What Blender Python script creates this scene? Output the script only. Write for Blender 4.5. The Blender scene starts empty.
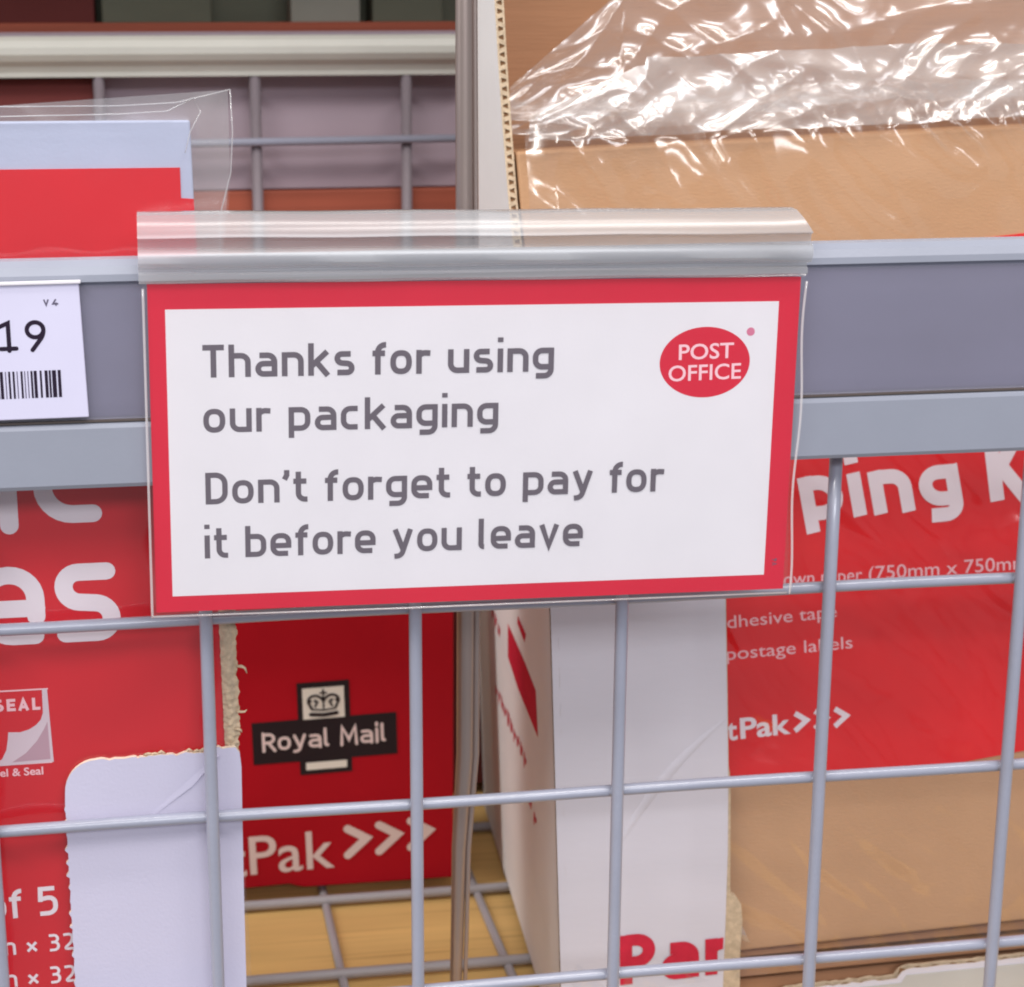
import bpy, math, random
from mathutils import Vector, Matrix, noise
random.seed(7)
S = 0.001            # every number below is in millimetres; X runs along the basket front, Y goes back, Z up
sc = bpy.context.scene
COL = sc.collection

# ------------------------------------------------------------------ materials
def lin(c):
    c = c / 255.0
    return c / 12.92 if c <= 0.04045 else ((c + 0.055) / 1.055) ** 2.4
def rgb(r, g, b): return (lin(r), lin(g), lin(b), 1.0)

def mat(name, col, rough=0.6, spec=0.4, var=0.06, vscale=(40, 40, 40), bump=0.0, bscale=(900, 900, 900), metallic=0.0, coat=0.0):
    m = bpy.data.materials.new(name); m.use_nodes = True
    nt = m.node_tree; N = nt.nodes; L = nt.links
    p = N['Principled BSDF']
    p.inputs['Roughness'].default_value = rough
    p.inputs['Specular IOR Level'].default_value = spec
    p.inputs['Metallic'].default_value = metallic
    p.inputs['Coat Weight'].default_value = coat
    p.inputs['Coat Roughness'].default_value = 0.12
    tc = N.new('ShaderNodeTexCoord')
    mp = N.new('ShaderNodeMapping'); mp.inputs['Scale'].default_value = vscale
    L.new(tc.outputs['Object'], mp.inputs['Vector'])
    nz = N.new('ShaderNodeTexNoise'); nz.inputs['Scale'].default_value = 1.0; nz.inputs['Detail'].default_value = 5.0
    L.new(mp.outputs['Vector'], nz.inputs['Vector'])
    mx = N.new('ShaderNodeMix'); mx.data_type = 'RGBA'
    a = tuple(min(1, v * (1 - var)) for v in col[:3]) + (1,)
    b = tuple(min(1, v * (1 + var)) for v in col[:3]) + (1,)
    rp = N.new('ShaderNodeMapRange'); rp.inputs['From Min'].default_value = 0.3; rp.inputs['From Max'].default_value = 0.7
    L.new(nz.outputs['Fac'], rp.inputs['Value']); L.new(rp.outputs['Result'], mx.inputs[0])
    mx.inputs[6].default_value = a; mx.inputs[7].default_value = b
    L.new(mx.outputs[2], p.inputs['Base Color'])
    if bump > 0:
        mp2 = N.new('ShaderNodeMapping'); mp2.inputs['Scale'].default_value = bscale
        L.new(tc.outputs['Object'], mp2.inputs['Vector'])
        n2 = N.new('ShaderNodeTexNoise'); n2.inputs['Scale'].default_value = 1.0; n2.inputs['Detail'].default_value = 4.0
        L.new(mp2.outputs['Vector'], n2.inputs['Vector'])
        bp = N.new('ShaderNodeBump'); bp.inputs['Strength'].default_value = bump; bp.inputs['Distance'].default_value = 0.0006
        L.new(n2.outputs['Fac'], bp.inputs['Height']); L.new(bp.outputs['Normal'], p.inputs['Normal'])
    return m

def clear(name, solid=0.12, col=(0.9, 0.9, 0.92, 1), rough=0.08, tint=(1, 1, 1, 1), gloss=1.0, f0=0.07):
    """thin clear plastic: see-through, a little milky, glossy by Fresnel"""
    m = bpy.data.materials.new(name); m.use_nodes = True
    nt = m.node_tree; N = nt.nodes; L = nt.links
    for n in list(N): N.remove(n)
    out = N.new('ShaderNodeOutputMaterial')
    tr = N.new('ShaderNodeBsdfTransparent'); tr.inputs[0].default_value = tint
    df = N.new('ShaderNodeBsdfDiffuse'); df.inputs[0].default_value = col
    tl = N.new('ShaderNodeBsdfTranslucent'); tl.inputs[0].default_value = col
    gl = N.new('ShaderNodeBsdfGlossy'); gl.inputs['Roughness'].default_value = rough
    gl.inputs['Color'].default_value = (gloss, gloss, gloss, 1)
    m0 = N.new('ShaderNodeMixShader'); m0.inputs[0].default_value = 0.4
    L.new(df.outputs[0], m0.inputs[1]); L.new(tl.outputs[0], m0.inputs[2])
    m1 = N.new('ShaderNodeMixShader'); m1.inputs[0].default_value = solid
    L.new(tr.outputs[0], m1.inputs[1]); L.new(m0.outputs[0], m1.inputs[2])
    lw = N.new('ShaderNodeLayerWeight'); lw.inputs['Blend'].default_value = 0.5     # facing ratio, the same for both sides of the sheet
    pw = N.new('ShaderNodeMath'); pw.operation = 'POWER'; pw.inputs[1].default_value = 4.5
    ma = N.new('ShaderNodeMath'); ma.operation = 'MULTIPLY_ADD'; ma.inputs[1].default_value = 0.85; ma.inputs[2].default_value = f0
    L.new(lw.outputs['Facing'], pw.inputs[0]); L.new(pw.outputs[0], ma.inputs[0])
    m2 = N.new('ShaderNodeMixShader')
    L.new(ma.outputs[0], m2.inputs[0]); L.new(m1.outputs[0], m2.inputs[1]); L.new(gl.outputs[0], m2.inputs[2])
    L.new(m2.outputs[0], out.inputs['Surface'])
    return m

M = {}
M['card_white'] = mat('white_sign_card', rgb(232, 228, 234), 0.45, 0.3, 0.02, bump=0.05)
M['sign_red']   = mat('sign_red_ink', rgb(214, 28, 58), 0.45, 0.3, 0.03, bump=0.05)
M['sign_grey']  = mat('sign_grey_ink', rgb(104, 96, 106), 0.6, 0.2, 0.05)
M['logo_white'] = mat('logo_white_ink', rgb(250, 205, 215), 0.5, 0.3, 0.02)
M['logo_pink']  = mat('logo_pink_ink', rgb(212, 120, 150), 0.5, 0.3, 0.02)
M['rail']       = mat('grey_painted_rail', rgb(150, 154, 168), 0.38, 0.5, 0.03, bump=0.05)
M['rail_back']  = mat('grey_rail_channel', rgb(126, 128, 148), 0.4, 0.5, 0.09, (14, 14, 26))  # uneven tone painted in for scuffs and pale reflections
M['wire']       = mat('grey_coated_wire', rgb(158, 161, 178), 0.3, 0.6, 0.04, bump=0.15, bscale=(500, 500, 500), coat=.5)
M['wire_rear'] = mat('dull_rear_wire', rgb(122, 112, 118), 0.5, 0.4, 0.06)
M['wire_floor'] = mat('grey_coated_wire_worn', rgb(160, 156, 160), 0.4, 0.5, 0.06, bump=0.2, bscale=(500, 500, 500))
M['ticket']     = mat('ticket_paper', rgb(215, 212, 236), 0.5, 0.3, 0.02)
M['ink_dark']   = mat('ticket_ink', rgb(38, 26, 46), 0.6, 0.2, 0.05)
M['ink_mid']    = mat('ticket_ink_faded', rgb(96, 90, 112), 0.6, 0.2, 0.05)
M['pack_red']   = mat('printed_red_card', rgb(212, 14, 34), 0.5, 0.3, 0.09, (14, 14, 9), 0.15, (300, 300, 300))
M['label_red']  = mat('printed_red_label', rgb(226, 14, 24), 0.65, 0.15, 0.06, (14, 14, 20), 0.1, (200, 200, 200))
M['box_red']    = mat('printed_red_box', rgb(176, 8, 28), 0.65, 0.2, 0.06, (20, 20, 20), 0.1)
M['white_card'] = mat('white_faced_cardboard', rgb(216, 212, 222), 0.55, 0.3, 0.03, (12, 12, 30), 0.14, (120, 120, 420))
M['box_side_lifted']   = mat('lifted_white_side', rgb(236, 236, 238), 0.6, 0.25, 0.03, (12, 12, 30), 0.14)  # side painted lighter and cooler to offset its shade and warm bounce
M['box_lilac']  = mat('lilac_white_cardboard', rgb(204, 200, 222), 0.55, 0.3, 0.03, (12, 12, 30), 0.14)
M['pack_white'] = mat('white_pack_card', rgb(182, 188, 212), 0.5, 0.3, 0.03, bump=0.1)
M['print_white']= mat('white_print', rgb(238, 228, 236), 0.5, 0.3, 0.03)
M['print_pink'] = mat('pale_print', rgb(246, 196, 204), 0.5, 0.3, 0.03)
M['print_grey'] = mat('pale_grey_print', rgb(214, 196, 206), 0.5, 0.3, 0.03)
M['print_dull'] = mat('dull_pale_print', rgb(228, 206, 202), 0.6, 0.2, 0.03)
M['print_peel'] = mat('peel_shade_print', rgb(186, 150, 164), 0.5, 0.3, 0.03)
M['print_red']  = mat('red_print_on_white', rgb(206, 40, 66), 0.55, 0.3, 0.08, (200, 200, 200))
M['black']      = mat('black_print', rgb(34, 22, 28), 0.5, 0.3, 0.05)
M['crown']      = mat('emblem_pale', rgb(232, 226, 214), 0.5, 0.3, 0.03)
M['kraft']      = mat('kraft_cardboard', rgb(194, 151, 114), 0.7, 0.25, 0.05, (18, 18, 40), 0.3, (500, 500, 1400))
M['kraft_dark'] = mat('kraft_cardboard_brown', rgb(164, 120, 90), 0.75, 0.25, 0.06, (14, 14, 180), 0.3, (60, 60, 900))
M['kraft_edge'] = mat('raw_cardboard_edge', rgb(206, 184, 156), 0.85, 0.2, 0.16, (400, 400, 400), 0.6, (900, 900, 900))
M['torn_paper'] = mat('torn_white_paper', rgb(232, 216, 196), 0.9, 0.1, 0.12, (500, 500, 500), 0.5)
M['flute']      = mat('flute_brown', rgb(150, 112, 80), 0.9, 0.1, 0.15, (500, 500, 500))
M['grey_liner'] = mat('grey_board', rgb(196, 194, 190), 0.7, 0.2, 0.04, (12, 12, 60), 0.25, (120, 120, 400))
M['steel']      = mat('brushed_steel', rgb(176, 160, 154), 0.32, 0.5, 0.10, (300, 300, 3), metallic=0.75)
M['rail_shadow'] = mat('rail_shadow_grey', rgb(90, 80, 76), 0.5, 0.5, 0.1)
M['rear_white'] = mat('cream_painted_rail', rgb(198, 198, 190), 0.4, 0.5, 0.03)
M['rear_grey']  = mat('mauve_grey_board', rgb(164, 148, 158), 0.8, 0.2, 0.05, (8, 8, 60))
M['rear_brown'] = mat('red_brown_board', rgb(152, 78, 58), 0.7, 0.3, 0.12, (8, 8, 300))
M['rear_dark']  = mat('dark_green_carton', rgb(104, 106, 92), 0.8, 0.2, 0.10, (10, 10, 30))
M['rear_pale']  = mat('pale_grey_carton', rgb(150, 150, 140), 0.8, 0.2, 0.05)
M['rear_maroon']= mat('maroon_carton', rgb(104, 50, 48), 0.8, 0.2, 0.10, (10, 10, 30))
M['film']       = clear('crumpled_clear_film', 0.012, rough=0.17, f0=0.08)
M['film_haze'] = clear('clear_film_many_layers', 0.34, (0.88, 0.86, 0.84, 1), rough=0.24, f0=0.18)
M['bag_film'] = clear('smooth_clear_film', 0.02, rough=0.12, f0=0.06)
M['film_seam']  = clear('clear_film_fold', 0.35, rough=0.12)
M['film_flap']  = clear('clear_film_layers', 0.17, (0.88, 0.85, 0.83, 1), rough=0.21, f0=0.15)
M['grip']       = clear('clear_plastic_extrusion', 0.34, (0.70, 0.71, 0.73, 1), rough=0.24, gloss=.7)
M['grip_edge']  = clear('clear_plastic_edge', 0.45, (0.95, 0.94, 0.95, 1), rough=0.1)
M['sleeve']     = clear('clear_plastic_sleeve', 0.02, rough=0.1, gloss=0.8, f0=0.04)
M['cover']      = clear('clear_rail_cover', 0.12, (0.7, 0.66, 0.78, 1), rough=0.15, tint=(0.96, 0.95, 0.97, 1))

# pale wood with long grain lines
def wood():
    m = mat('pale_oak_laminate', rgb(214, 176, 112), 0.5, 0.35, 0.10, (5, 60, 60))
    nt = m.node_tree; N = nt.nodes; L = nt.links; p = N['Principled BSDF']
    src = p.inputs['Base Color'].links[0].from_socket
    tc = N.new('ShaderNodeTexCoord'); mp = N.new('ShaderNodeMapping'); mp.inputs['Scale'].default_value = (7, 420, 1)
    mp.inputs['Rotation'].default_value = (0, 0, math.radians(2))
    L.new(tc.outputs['Object'], mp.inputs['Vector'])
    nz = N.new('ShaderNodeTexNoise'); nz.inputs['Scale'].default_value = 1; nz.inputs['Detail'].default_value = 6
    L.new(mp.outputs['Vector'], nz.inputs['Vector'])
    mr = N.new('ShaderNodeMapRange'); mr.inputs['From Min'].default_value = 0.55; mr.inputs['From Max'].default_value = 0.75
    mr.inputs['To Max'].default_value = 0.45
    L.new(nz.outputs['Fac'], mr.inputs['Value'])
    mx = N.new('ShaderNodeMix'); mx.data_type = 'RGBA'
    L.new(mr.outputs['Result'], mx.inputs[0]); L.new(src, mx.inputs[6]); mx.inputs[7].default_value = rgb(140, 100, 52)
    L.new(mx.outputs[2], p.inputs['Base Color'])
    return m
M['wood'] = wood()

# ------------------------------------------------------------------ mesh helpers
class MB:
    def __init__(s): s.v = []; s.f = []; s.mi = []
    def add(s, vs, fs, k=0):
        n = len(s.v); s.v += [tuple(v) for v in vs]; s.f += [tuple(i + n for i in f) for f in fs]; s.mi += [k] * len(fs)
    def box(s, x0, x1, y0, y1, z0, z1, k=0):
        s.add([(x0,y0,z0),(x1,y0,z0),(x1,y1,z0),(x0,y1,z0),(x0,y0,z1),(x1,y0,z1),(x1,y1,z1),(x0,y1,z1)],
              [(0,3,2,1),(4,5,6,7),(0,1,5,4),(1,2,6,5),(2,3,7,6),(3,0,4,7)], k)
    def prism(s, poly, y0, y1, k=0, kside=None):
        """outline in (x, z), thickness along y; outline counter-clockwise seen from the front"""
        n = len(poly)
        s.add([(x, y0, z) for x, z in poly] + [(x, y1, z) for x, z in poly],
              [tuple(range(n)), tuple(range(2*n-1, n-1, -1))], k)
        b = len(s.v) - 2*n
        for i in range(n):
            j = (i + 1) % n
            s.f.append((b+i, b+n+i, b+n+j, b+j)); s.mi.append(k if kside is None else kside)
    def tube(s, pts, r, n=14, k=0, cap=True):
        pts = [Vector(p) for p in pts]; m = len(pts); base = len(s.v)
        up = None
        for i, p in enumerate(pts):
            t = (pts[min(i+1, m-1)] - pts[max(i-1, 0)]).normalized()
            if up is None: up = Vector((0,0,1)) if abs(t.z) < .9 else Vector((0,1,0))
            a = t.cross(up).normalized(); b = a.cross(t).normalized(); up = b
            rr = r[i] if isinstance(r, (list, tuple)) else r
            for j in range(n):
                an = 2*math.pi*j/n
                s.v.append(tuple(p + a*(rr*math.cos(an)) + b*(rr*math.sin(an))))
        for i in range(m-1):
            for j in range(n):
                q = (j+1) % n
                s.f.append((base+i*n+j, base+i*n+q, base+(i+1)*n+q, base+(i+1)*n+j)); s.mi.append(k)
        if cap:
            s.f.append(tuple(base+j for j in range(n-1,-1,-1))); s.mi.append(k)
            s.f.append(tuple(base+(m-1)*n+j for j in range(n))); s.mi.append(k)
    def build(s, name, mats, parent=None, smooth=False, bevel=0.0, xf=None):
        me = bpy.data.meshes.new(name)
        vs = s.v if xf is None else [xf(*v) for v in s.v]
        me.from_pydata([(x*S, y*S, z*S) for x, y, z in vs], [], s.f)
        if not isinstance(mats, (list, tuple)): mats = [mats]
        for m in mats: me.materials.append(m)
        for p, k in zip(me.polygons, s.mi): p.material_index = k; p.use_smooth = smooth
        me.update()
        o = bpy.data.objects.new(name, me); COL.objects.link(o)
        if parent is not None: o.parent = parent
        if bevel:
            b = o.modifiers.new('bevel', 'BEVEL'); b.width = bevel*S; b.segments = 2; b.limit_method = 'ANGLE'; b.angle_limit = math.radians(40)
        return o

def tag(o, label=None, cat=None, group=None, kind=None):
    if label: o['label'] = label
    if cat: o['category'] = cat
    if group: o['group'] = group
    if kind: o['kind'] = kind
    return o
def thing(name, label, cat, group=None, loc=(0,0,0), rot=(0,0,0)):
    o = bpy.data.objects.new(name, None); COL.objects.link(o); o.empty_display_size = 0.01
    o.location = tuple(v*S for v in loc); o.rotation_euler = rot
    return tag(o, label, cat, group)

# ------------------------------------------------------------------ lettering: strokes of even width
def rp(pts, R, n=7):
    """polyline with rounded corners"""
    out = [pts[0]]
    for i in range(1, len(pts)-1):
        p0, p, p1 = Vector(pts[i-1]), Vector(pts[i]), Vector(pts[i+1])
        a, b = (p0-p), (p1-p)
        r = min(R, a.length*(.98 if i == 1 else .5), b.length*(.98 if i == len(pts)-2 else .5))
        A = p + a.normalized()*r; B = p + b.normalized()*r
        k = 0.56
        c1 = A + (p-A)*k; c2 = B + (p-B)*k
        for q in range(n+1):
            t = q/n; u = 1-t
            w = A*u**3 + c1*3*u*u*t + c2*3*u*t*t + B*t**3
            out.append((w.x, w.y))
    out.append(pts[-1])
    return out
def ell(cx, cy, rx, ry, a0=0, a1=360, n=28, e=1.0):
    o = []
    for i in range(n+1):
        a = math.radians(a0 + (a1-a0)*i/n); c, s_ = math.cos(a), math.sin(a)
        o.append((cx + rx*math.copysign(abs(c)**e, c), cy + ry*math.copysign(abs(s_)**e, s_)))
    return o
def glyph(ch, w, X=.74, W0=.56):
    """strokes of one letter (cap height 1) and its advance width"""
    h = w/2; t = X-h; D = -.22
    W = W0 + w*.35; l = h; r = W-h; R = .205 if abs(W0-.585) < .001 else .27; m = X*.5
    def G(st, wd=W): return st, wd
    if ch == ' ': return [], .40
    if ch == 'o': return G([ell(W/2, X/2, W/2-h, t/2-h/2, e=.82)])
    if ch == 'n': return G([[(l,0),(l,X)], rp([(l,t-.04),(l+.04,t),(r,t),(r,0)],R)])
    if ch == 'h': return G([[(l,0),(l,1)], rp([(l,t-.04),(l+.04,t),(r,t),(r,0)],R)])
    if ch == 'm':
        W2 = W*1.62; mid = W2/2
        return G([[(l,0),(l,X)], rp([(l,t),(mid,t),(mid,0)],.18), rp([(mid,t-.1),(mid+.05,t),(W2-h,t),(W2-h,0)],.18)], W2)
    if ch == 'u': return G([rp([(l,X),(l,h),(r,h)],R), [(r,X),(r,0)]])
    if ch == 'a': return G([rp([(l+.04,t),(r,t),(r,0)],.2), rp([(r,m+.03),(l,m+.03),(l,h),(r,h)],.17)])
    if ch == 'b': return G([[(l,0),(l,1)], rp([(l,t),(r,t),(r,h),(l,h)],R)])
    if ch == 'd': return G([[(r,0),(r,1)], rp([(r,t),(l,t),(l,h),(r,h)],R)])
    if ch == 'p': return G([[(l,D),(l,X)], rp([(l,t),(r,t),(r,h),(l,h)],R)])
    if ch == 'q': return G([[(r,D),(r,X)], rp([(r,t),(l,t),(l,h),(r,h)],R)])
    if ch == 'g': return G([rp([(r,t),(l,t),(l,h+.06),(r,h+.06)],R), rp([(r,X),(r,D+h),(l+.02,D+h)],.2)])
    if ch == 'c': W -= .06; r = W-h; return G([rp([(r,t),(l,t),(l,h),(r,h)],R)], W)
    if ch == 'e': return G([rp([(r-.02,h),(l,h),(l,t),(r,t),(r,m-.03-h)],R), [(r+h*.05,m-.03),(l,m-.03)]])
    if ch == 's':
        W -= .05; r = W-h
        return G([rp([(r-.03,t),(l,t),(l,m+.02),(r,m-.02),(r,h),(l+.0,h)],.19)], W)
    if ch == 'f': W = .42; return G([rp([(.16,0),(.16,1-h),(W-.02,1-h)],.22), [(0,t),(W-.05,t)]], W-.02)
    if ch == 't': W = .42; return G([rp([(.15,.96),(.15,h),(W,h)],.2), [(0,t),(W-.03,t)]], W)
    if ch == 'r': W = .42; return G([[(l,0),(l,X)], rp([(l,t-.1),(l+.08,t),(W,t-.02)],.12)], W)
    if ch == 'i': return G([[(h,0),(h,X)], [(h,1-h*.7),(h,1+h*1.0)]], w)
    if ch == 'l': return G([rp([(h,1),(h,h),(h+.1,h)],.12)], w+.1)
    if ch == 'k': return G([[(l,0),(l,1)], [(l,.28),(r,X)], [(l+.16,.42),(r+.02,0)]])
    if ch == 'v': return G([[(l,X),(W/2,h*.6),(r,X)]])
    if ch == 'y': return G([[(l,X),(W/2+.01,h)], rp([(r,X),(W/2-.04,D+h+.02),(l-.02,D+h)],.12)])
    if ch == 'x' or ch == '×': return G([[(l,.12),(r,X-.12)], [(l,X-.12),(r,.12)]])
    if ch == 'T': W = .62; return G([[(0,1-h),(W,1-h)], [(W/2,1-h),(W/2,0)]], W)
    if ch == 'D': W = .66; return G([rp([(l,h),(W-h,h),(W-h,1-h),(l,1-h)],.28), [(l,0),(l,1)]], W)
    if ch == 'P': W = .60; return G([[(l,0),(l,1)], rp([(l,1-h),(W-h,1-h),(W-h,.44),(l,.44)],.25)], W)
    if ch == 'R': W = .62; return G([[(l,0),(l,1)], rp([(l,1-h),(W-h,1-h),(W-h,.46),(l,.46)],.25), [(.3,.46),(W-h*.5,0)]], W)
    if ch == 'K': W = .68; return G([[(l,0),(l,1)], [(l,.40),(W-h,1)], [(l+.14,.52),(W-h*.6,0)]], W)
    if ch == 'M': W = .84; return G([[(l,0),(l+.04,1),(W/2,.28),(W-h-.04,1),(W-h,0)]], W)
    if ch == 'V': W = .66; return G([[(l,1),(W/2,h),(W-h,1)]], W)
    if ch == 'S': W = .56; return G([rp([(W-h-.02,1-h),(l,1-h),(l,.53),(W-h,.47),(W-h,h),(l,h)],.24)], W)
    if ch == 'E': W = .50; return G([[(W,1-h),(l,1-h),(l,h),(W,h)], [(l,.5),(W-.04,.5)]], W)
    if ch == 'A': W = .66; return G([[(l,0),(W/2,1-h),(W-h,0)], [(.16,.3),(W-.16,.3)]], W)
    if ch == 'L': W = .46; return G([[(l,1),(l,h),(W,h)]], W)
    if ch == '1': W = .50; return G([[(.03,.80),(.30,1-h),(.30,0)], [(.06,h),(W,h)]], W)
    if ch == '9': return G([ell(W/2, .68, W/2-h, .32-h), rp([(r,.66),(r,.5),(.20,0)],.2)])
    if ch == '5': return G([[(r,1-h),(l+.02,1-h),(l,.56-h)], rp([(l,.60-h*.3),(r,.64),(r,h),(l-h*.5,h)],.24)])
    if ch == '3': return G([rp([(l,1-h),(r-.02,1-h),(r-.02,.53),(l+.1,.53)],.2), rp([(l+.12,.53),(r,.53),(r,h),(l,h)],.22)])
    if ch == '2': return G([rp([(l,1-h-.02),(r,1-h),(r,.52),(l,h),(r+h,h)],.2)])
    if ch == '4': return G([[(r-.1,1),(l,.3),(W,.3)], [(r-.1,.5),(r-.1,0)]])
    if ch == '’': return [[(.09,1.02),(.09,.86),(.02,.72)]], .16
    return [], .3

def ribbon(mb, pts, w, y, cap=False, k=0):
    """flat stroke in the x-z plane (here x, z) facing -Y"""
    P = [Vector(pts[0])]
    for p in pts[1:]:
        p = Vector(p)
        if (p-P[-1]).length > 1e-4: P.append(p)
    closed = len(P) > 3 and (P[0]-P[-1]).length < 1e-3
    if closed: P.pop()
    n = len(P); Lf = []; Rt = []
    for i in range(n):
        a = P[(i-1) % n] if (closed or i > 0) else None
        b = P[(i+1) % n] if (closed or i < n-1) else None
        d1 = (P[i]-a).normalized() if a is not None else None
        d2 = (b-P[i]).normalized() if b is not None else None
        if d1 is None: d1 = d2
        if d2 is None: d2 = d1
        n1 = Vector((-d1.y, d1.x)); n2 = Vector((-d2.y, d2.x)); nn = n1+n2
        if nn.length < 1e-4: nn = n1
        nn.normalize(); sc_ = 1/max(.42, nn.dot(n1))
        Lf.append(P[i]+nn*(w/2*sc_)); Rt.append(P[i]-nn*(w/2*sc_))
    vs = [(q.x, y, q.y) for q in Lf] + [(q.x, y, q.y) for q in Rt]
    fs = [(i, n+i, n+(i+1) % n, (i+1) % n) for i in range(n if closed else n-1)]
    mb.add(vs, fs, k)
    if cap and not closed:
        for c, d in ((P[0], (P[0]-P[1]).normalized()), (P[-1], (P[-1]-P[-2]).normalized())):
            nn = Vector((-d.y, d.x)); ring = []
            for q in range(9):
                a = math.pi*q/8
                v = c + nn*(w/2*math.cos(a)) + d*(w/2*math.sin(a)); ring.append((v.x, y, v.y))
            mb.add(ring, [tuple(range(8,-1,-1))], k)

def stroke_text(mb, text, x0, z0, cap, width=None, weight=.15, gap=.14, y=0, rot=0, round_=False, align='L', X=.74, k=0, shear=0, W0=.56):
    pen = 0; items = []
    for ch in text:
        st, wd = glyph(ch, weight, X, W0)
        items.append((pen, st)); pen += wd + (gap if ch != ' ' else 0)
    pen -= gap
    sx = (width/pen) if width else cap
    off = {'L': 0, 'R': -pen, 'C': -pen/2}[align]
    ca, sa = math.cos(math.radians(rot)), math.sin(math.radians(rot)); yy = y
    for px, st in items:
        for s_ in st:
            yy -= 0.006
            pts = []
            for (u, v) in s_:
                X_ = (px+u+off)*sx + shear*v*cap; Z_ = v*cap
                pts.append((x0 + X_*ca - Z_*sa, z0 + X_*sa + Z_*ca))
            ribbon(mb, pts, weight*(sx+cap)/2 if abs(sx-cap) < cap*.35 else weight*cap, yy, round_, k)

def font_text(mb, text, x0, z0, cap, width=None, y=0, rot=0, bold=0.0, align='L', k=0, spacing=1.0):
    """Blender's built-in humanist sans, as a flat mesh"""
    cu = bpy.data.curves.new('lettering', 'FONT'); cu.body = text; cu.offset = bold; cu.resolution_u = 4; cu.space_character = spacing
    o = bpy.data.objects.new('lettering', cu); COL.objects.link(o)
    dg = bpy.context.evaluated_depsgraph_get()
    me = bpy.data.meshes.new_from_object(o.evaluated_get(dg))
    xs = [v.co.x for v in me.vertices]
    if not xs:
        bpy.data.objects.remove(o); return
    xa, xb = min(xs), max(xs); CAPH = 0.70
    s_ = cap/CAPH; sx = width/(xb-xa) if width else s_
    off = {'L': -xa, 'R': -xb, 'C': -(xa+xb)/2}[align]
    ca, sa = math.cos(math.radians(rot)), math.sin(math.radians(rot))
    vs = []
    for v in me.vertices:
        a = (v.co.x+off)*sx; b = v.co.y*s_
        vs.append((x0 + a*ca - b*sa, y, z0 + a*sa + b*ca))
    mb.add(vs, [tuple(p.vertices) for p in me.polygons], k)
    bpy.data.objects.remove(o); bpy.data.curves.remove(cu); bpy.data.meshes.remove(me)

def rect(mb, x0, x1, z0, z1, y, k=0): mb.add([(x0,y,z0),(x1,y,z0),(x1,y,z1),(x0,y,z1)], [(0,1,2,3)], k)
def flat(mb, poly, y, k=0): mb.add([(x,y,z) for x,z in poly], [tuple(range(len(poly)))], k)

# ================================================================== the shelf and the wire basket
FL = -211.5
mb = MB(); mb.box(-420, 640, -40, 474, FL-22, FL-3.2)
sh = mb.build('wooden_shelf', M['wood'], bevel=.8)
tag(sh, 'pale yellow wood grain shelf board under the wire basket floor', 'shelf')

basket = thing('wire_basket', 'grey wire basket with a ticket rail along its front', 'wire basket', loc=(0, 0, FL))
def B(mb, name, m, **kw):      # build under the basket, whose Empty sits on the shelf
    return mb.build(name, m, basket, xf=lambda x, y, z: (x, y, z-FL), **kw)
colx = [-136.5, -69.25, 0, 66.5, 134, 204.25, 271.5, 339, 406]
for i, x in enumerate(colx):
    mb = MB(); w = random.uniform(-.25, .25)
    mb.tube([(x, 0, 60), (x+w, -.2, 0), (x, 0, -67), (x-w*.6, .2, -135), (x, 0, FL+3), (x, 2, FL+.6), (x, 5, FL)], 2.1, 16)
    B(mb, 'front_upright_wire', M['wire'], smooth=True)
for z in (0, -67.24, -135.06, -203):
    mb = MB(); pts = []
    for i in range(0, 61):
        x = -260 + i*12.5
        pts.append((x, 3.6, z + .25*math.sin(x*.035+z)))
    mb.tube(pts, 1.95, 16)
    for x in colx:      # little weld beads at the crossings
        mb.tube([(x-2.6, 2.4, z), (x-1.2, 2.2, z+.2), (x+1.2, 2.2, z-.2), (x+2.6, 2.4, z)], [.5, 1.5, 1.5, .5], 10)
    B(mb, 'front_cross_wire', M['wire'], smooth=True)
for k in range(-2, 4):
    yv = 147.8 + 67*k
    if yv < 10: continue
    mb = MB(); mb.tube([(-260, yv, FL), (80, yv, FL+.2), (520, yv, FL)], 2.3, 12)
    B(mb, 'floor_cross_wire', M['wire_floor'], smooth=True)
for x in (-88, -16, 55.8, 129.3, 203, 276, 349):
    mb = MB(); mb.tube([(x+2, 2, FL-1.9), (x, 190, FL-2.1), (x-1, 370, FL-1.9)], 2.0, 12)
    B(mb, 'floor_depth_wire', M['wire_floor'], smooth=True)

# ticket rail: one extruded profile
prof = [(4,112.4), (1,114.2), (-3,114.8), (-7,114.3), (-9.6,112.6), (-10.8,110.2), (-10.9,108.2), (-9.2,107.6),
        (-8.8,107.0), (-8.8,67.6), (-9.2,66.9), (-11.6,66.3), (-11.9,65.2), (-11.9,48.4), (-11.2,47.2), (-9.6,47.0), (-9.2,48.2), (-7,64), (4,66)]
def extrude_x(mb, prof, x0, x1, k=0, seg=1):
    n = len(prof); b = len(mb.v)
    for s_ in range(seg+1):
        x = x0+(x1-x0)*s_/seg
        mb.v += [(x, y, z) for y, z in prof]
    for s_ in range(seg):
        for i in range(n):
            j = (i+1) % n
            mb.f.append((b+s_*n+i, b+s_*n+j, b+(s_+1)*n+j, b+(s_+1)*n+i)); mb.mi.append(k)
    mb.f.append(tuple(b+i for i in range(n-1,-1,-1))); mb.mi.append(k)
    mb.f.append(tuple(b+seg*n+i for i in range(n))); mb.mi.append(k)
mb = MB(); extrude_x(mb, prof, -260, 520)
rail = B(mb, 'ticket_rail', M['rail'])
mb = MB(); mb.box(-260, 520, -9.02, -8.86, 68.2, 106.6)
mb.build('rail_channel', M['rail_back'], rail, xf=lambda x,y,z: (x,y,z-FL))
mb = MB()
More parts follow.
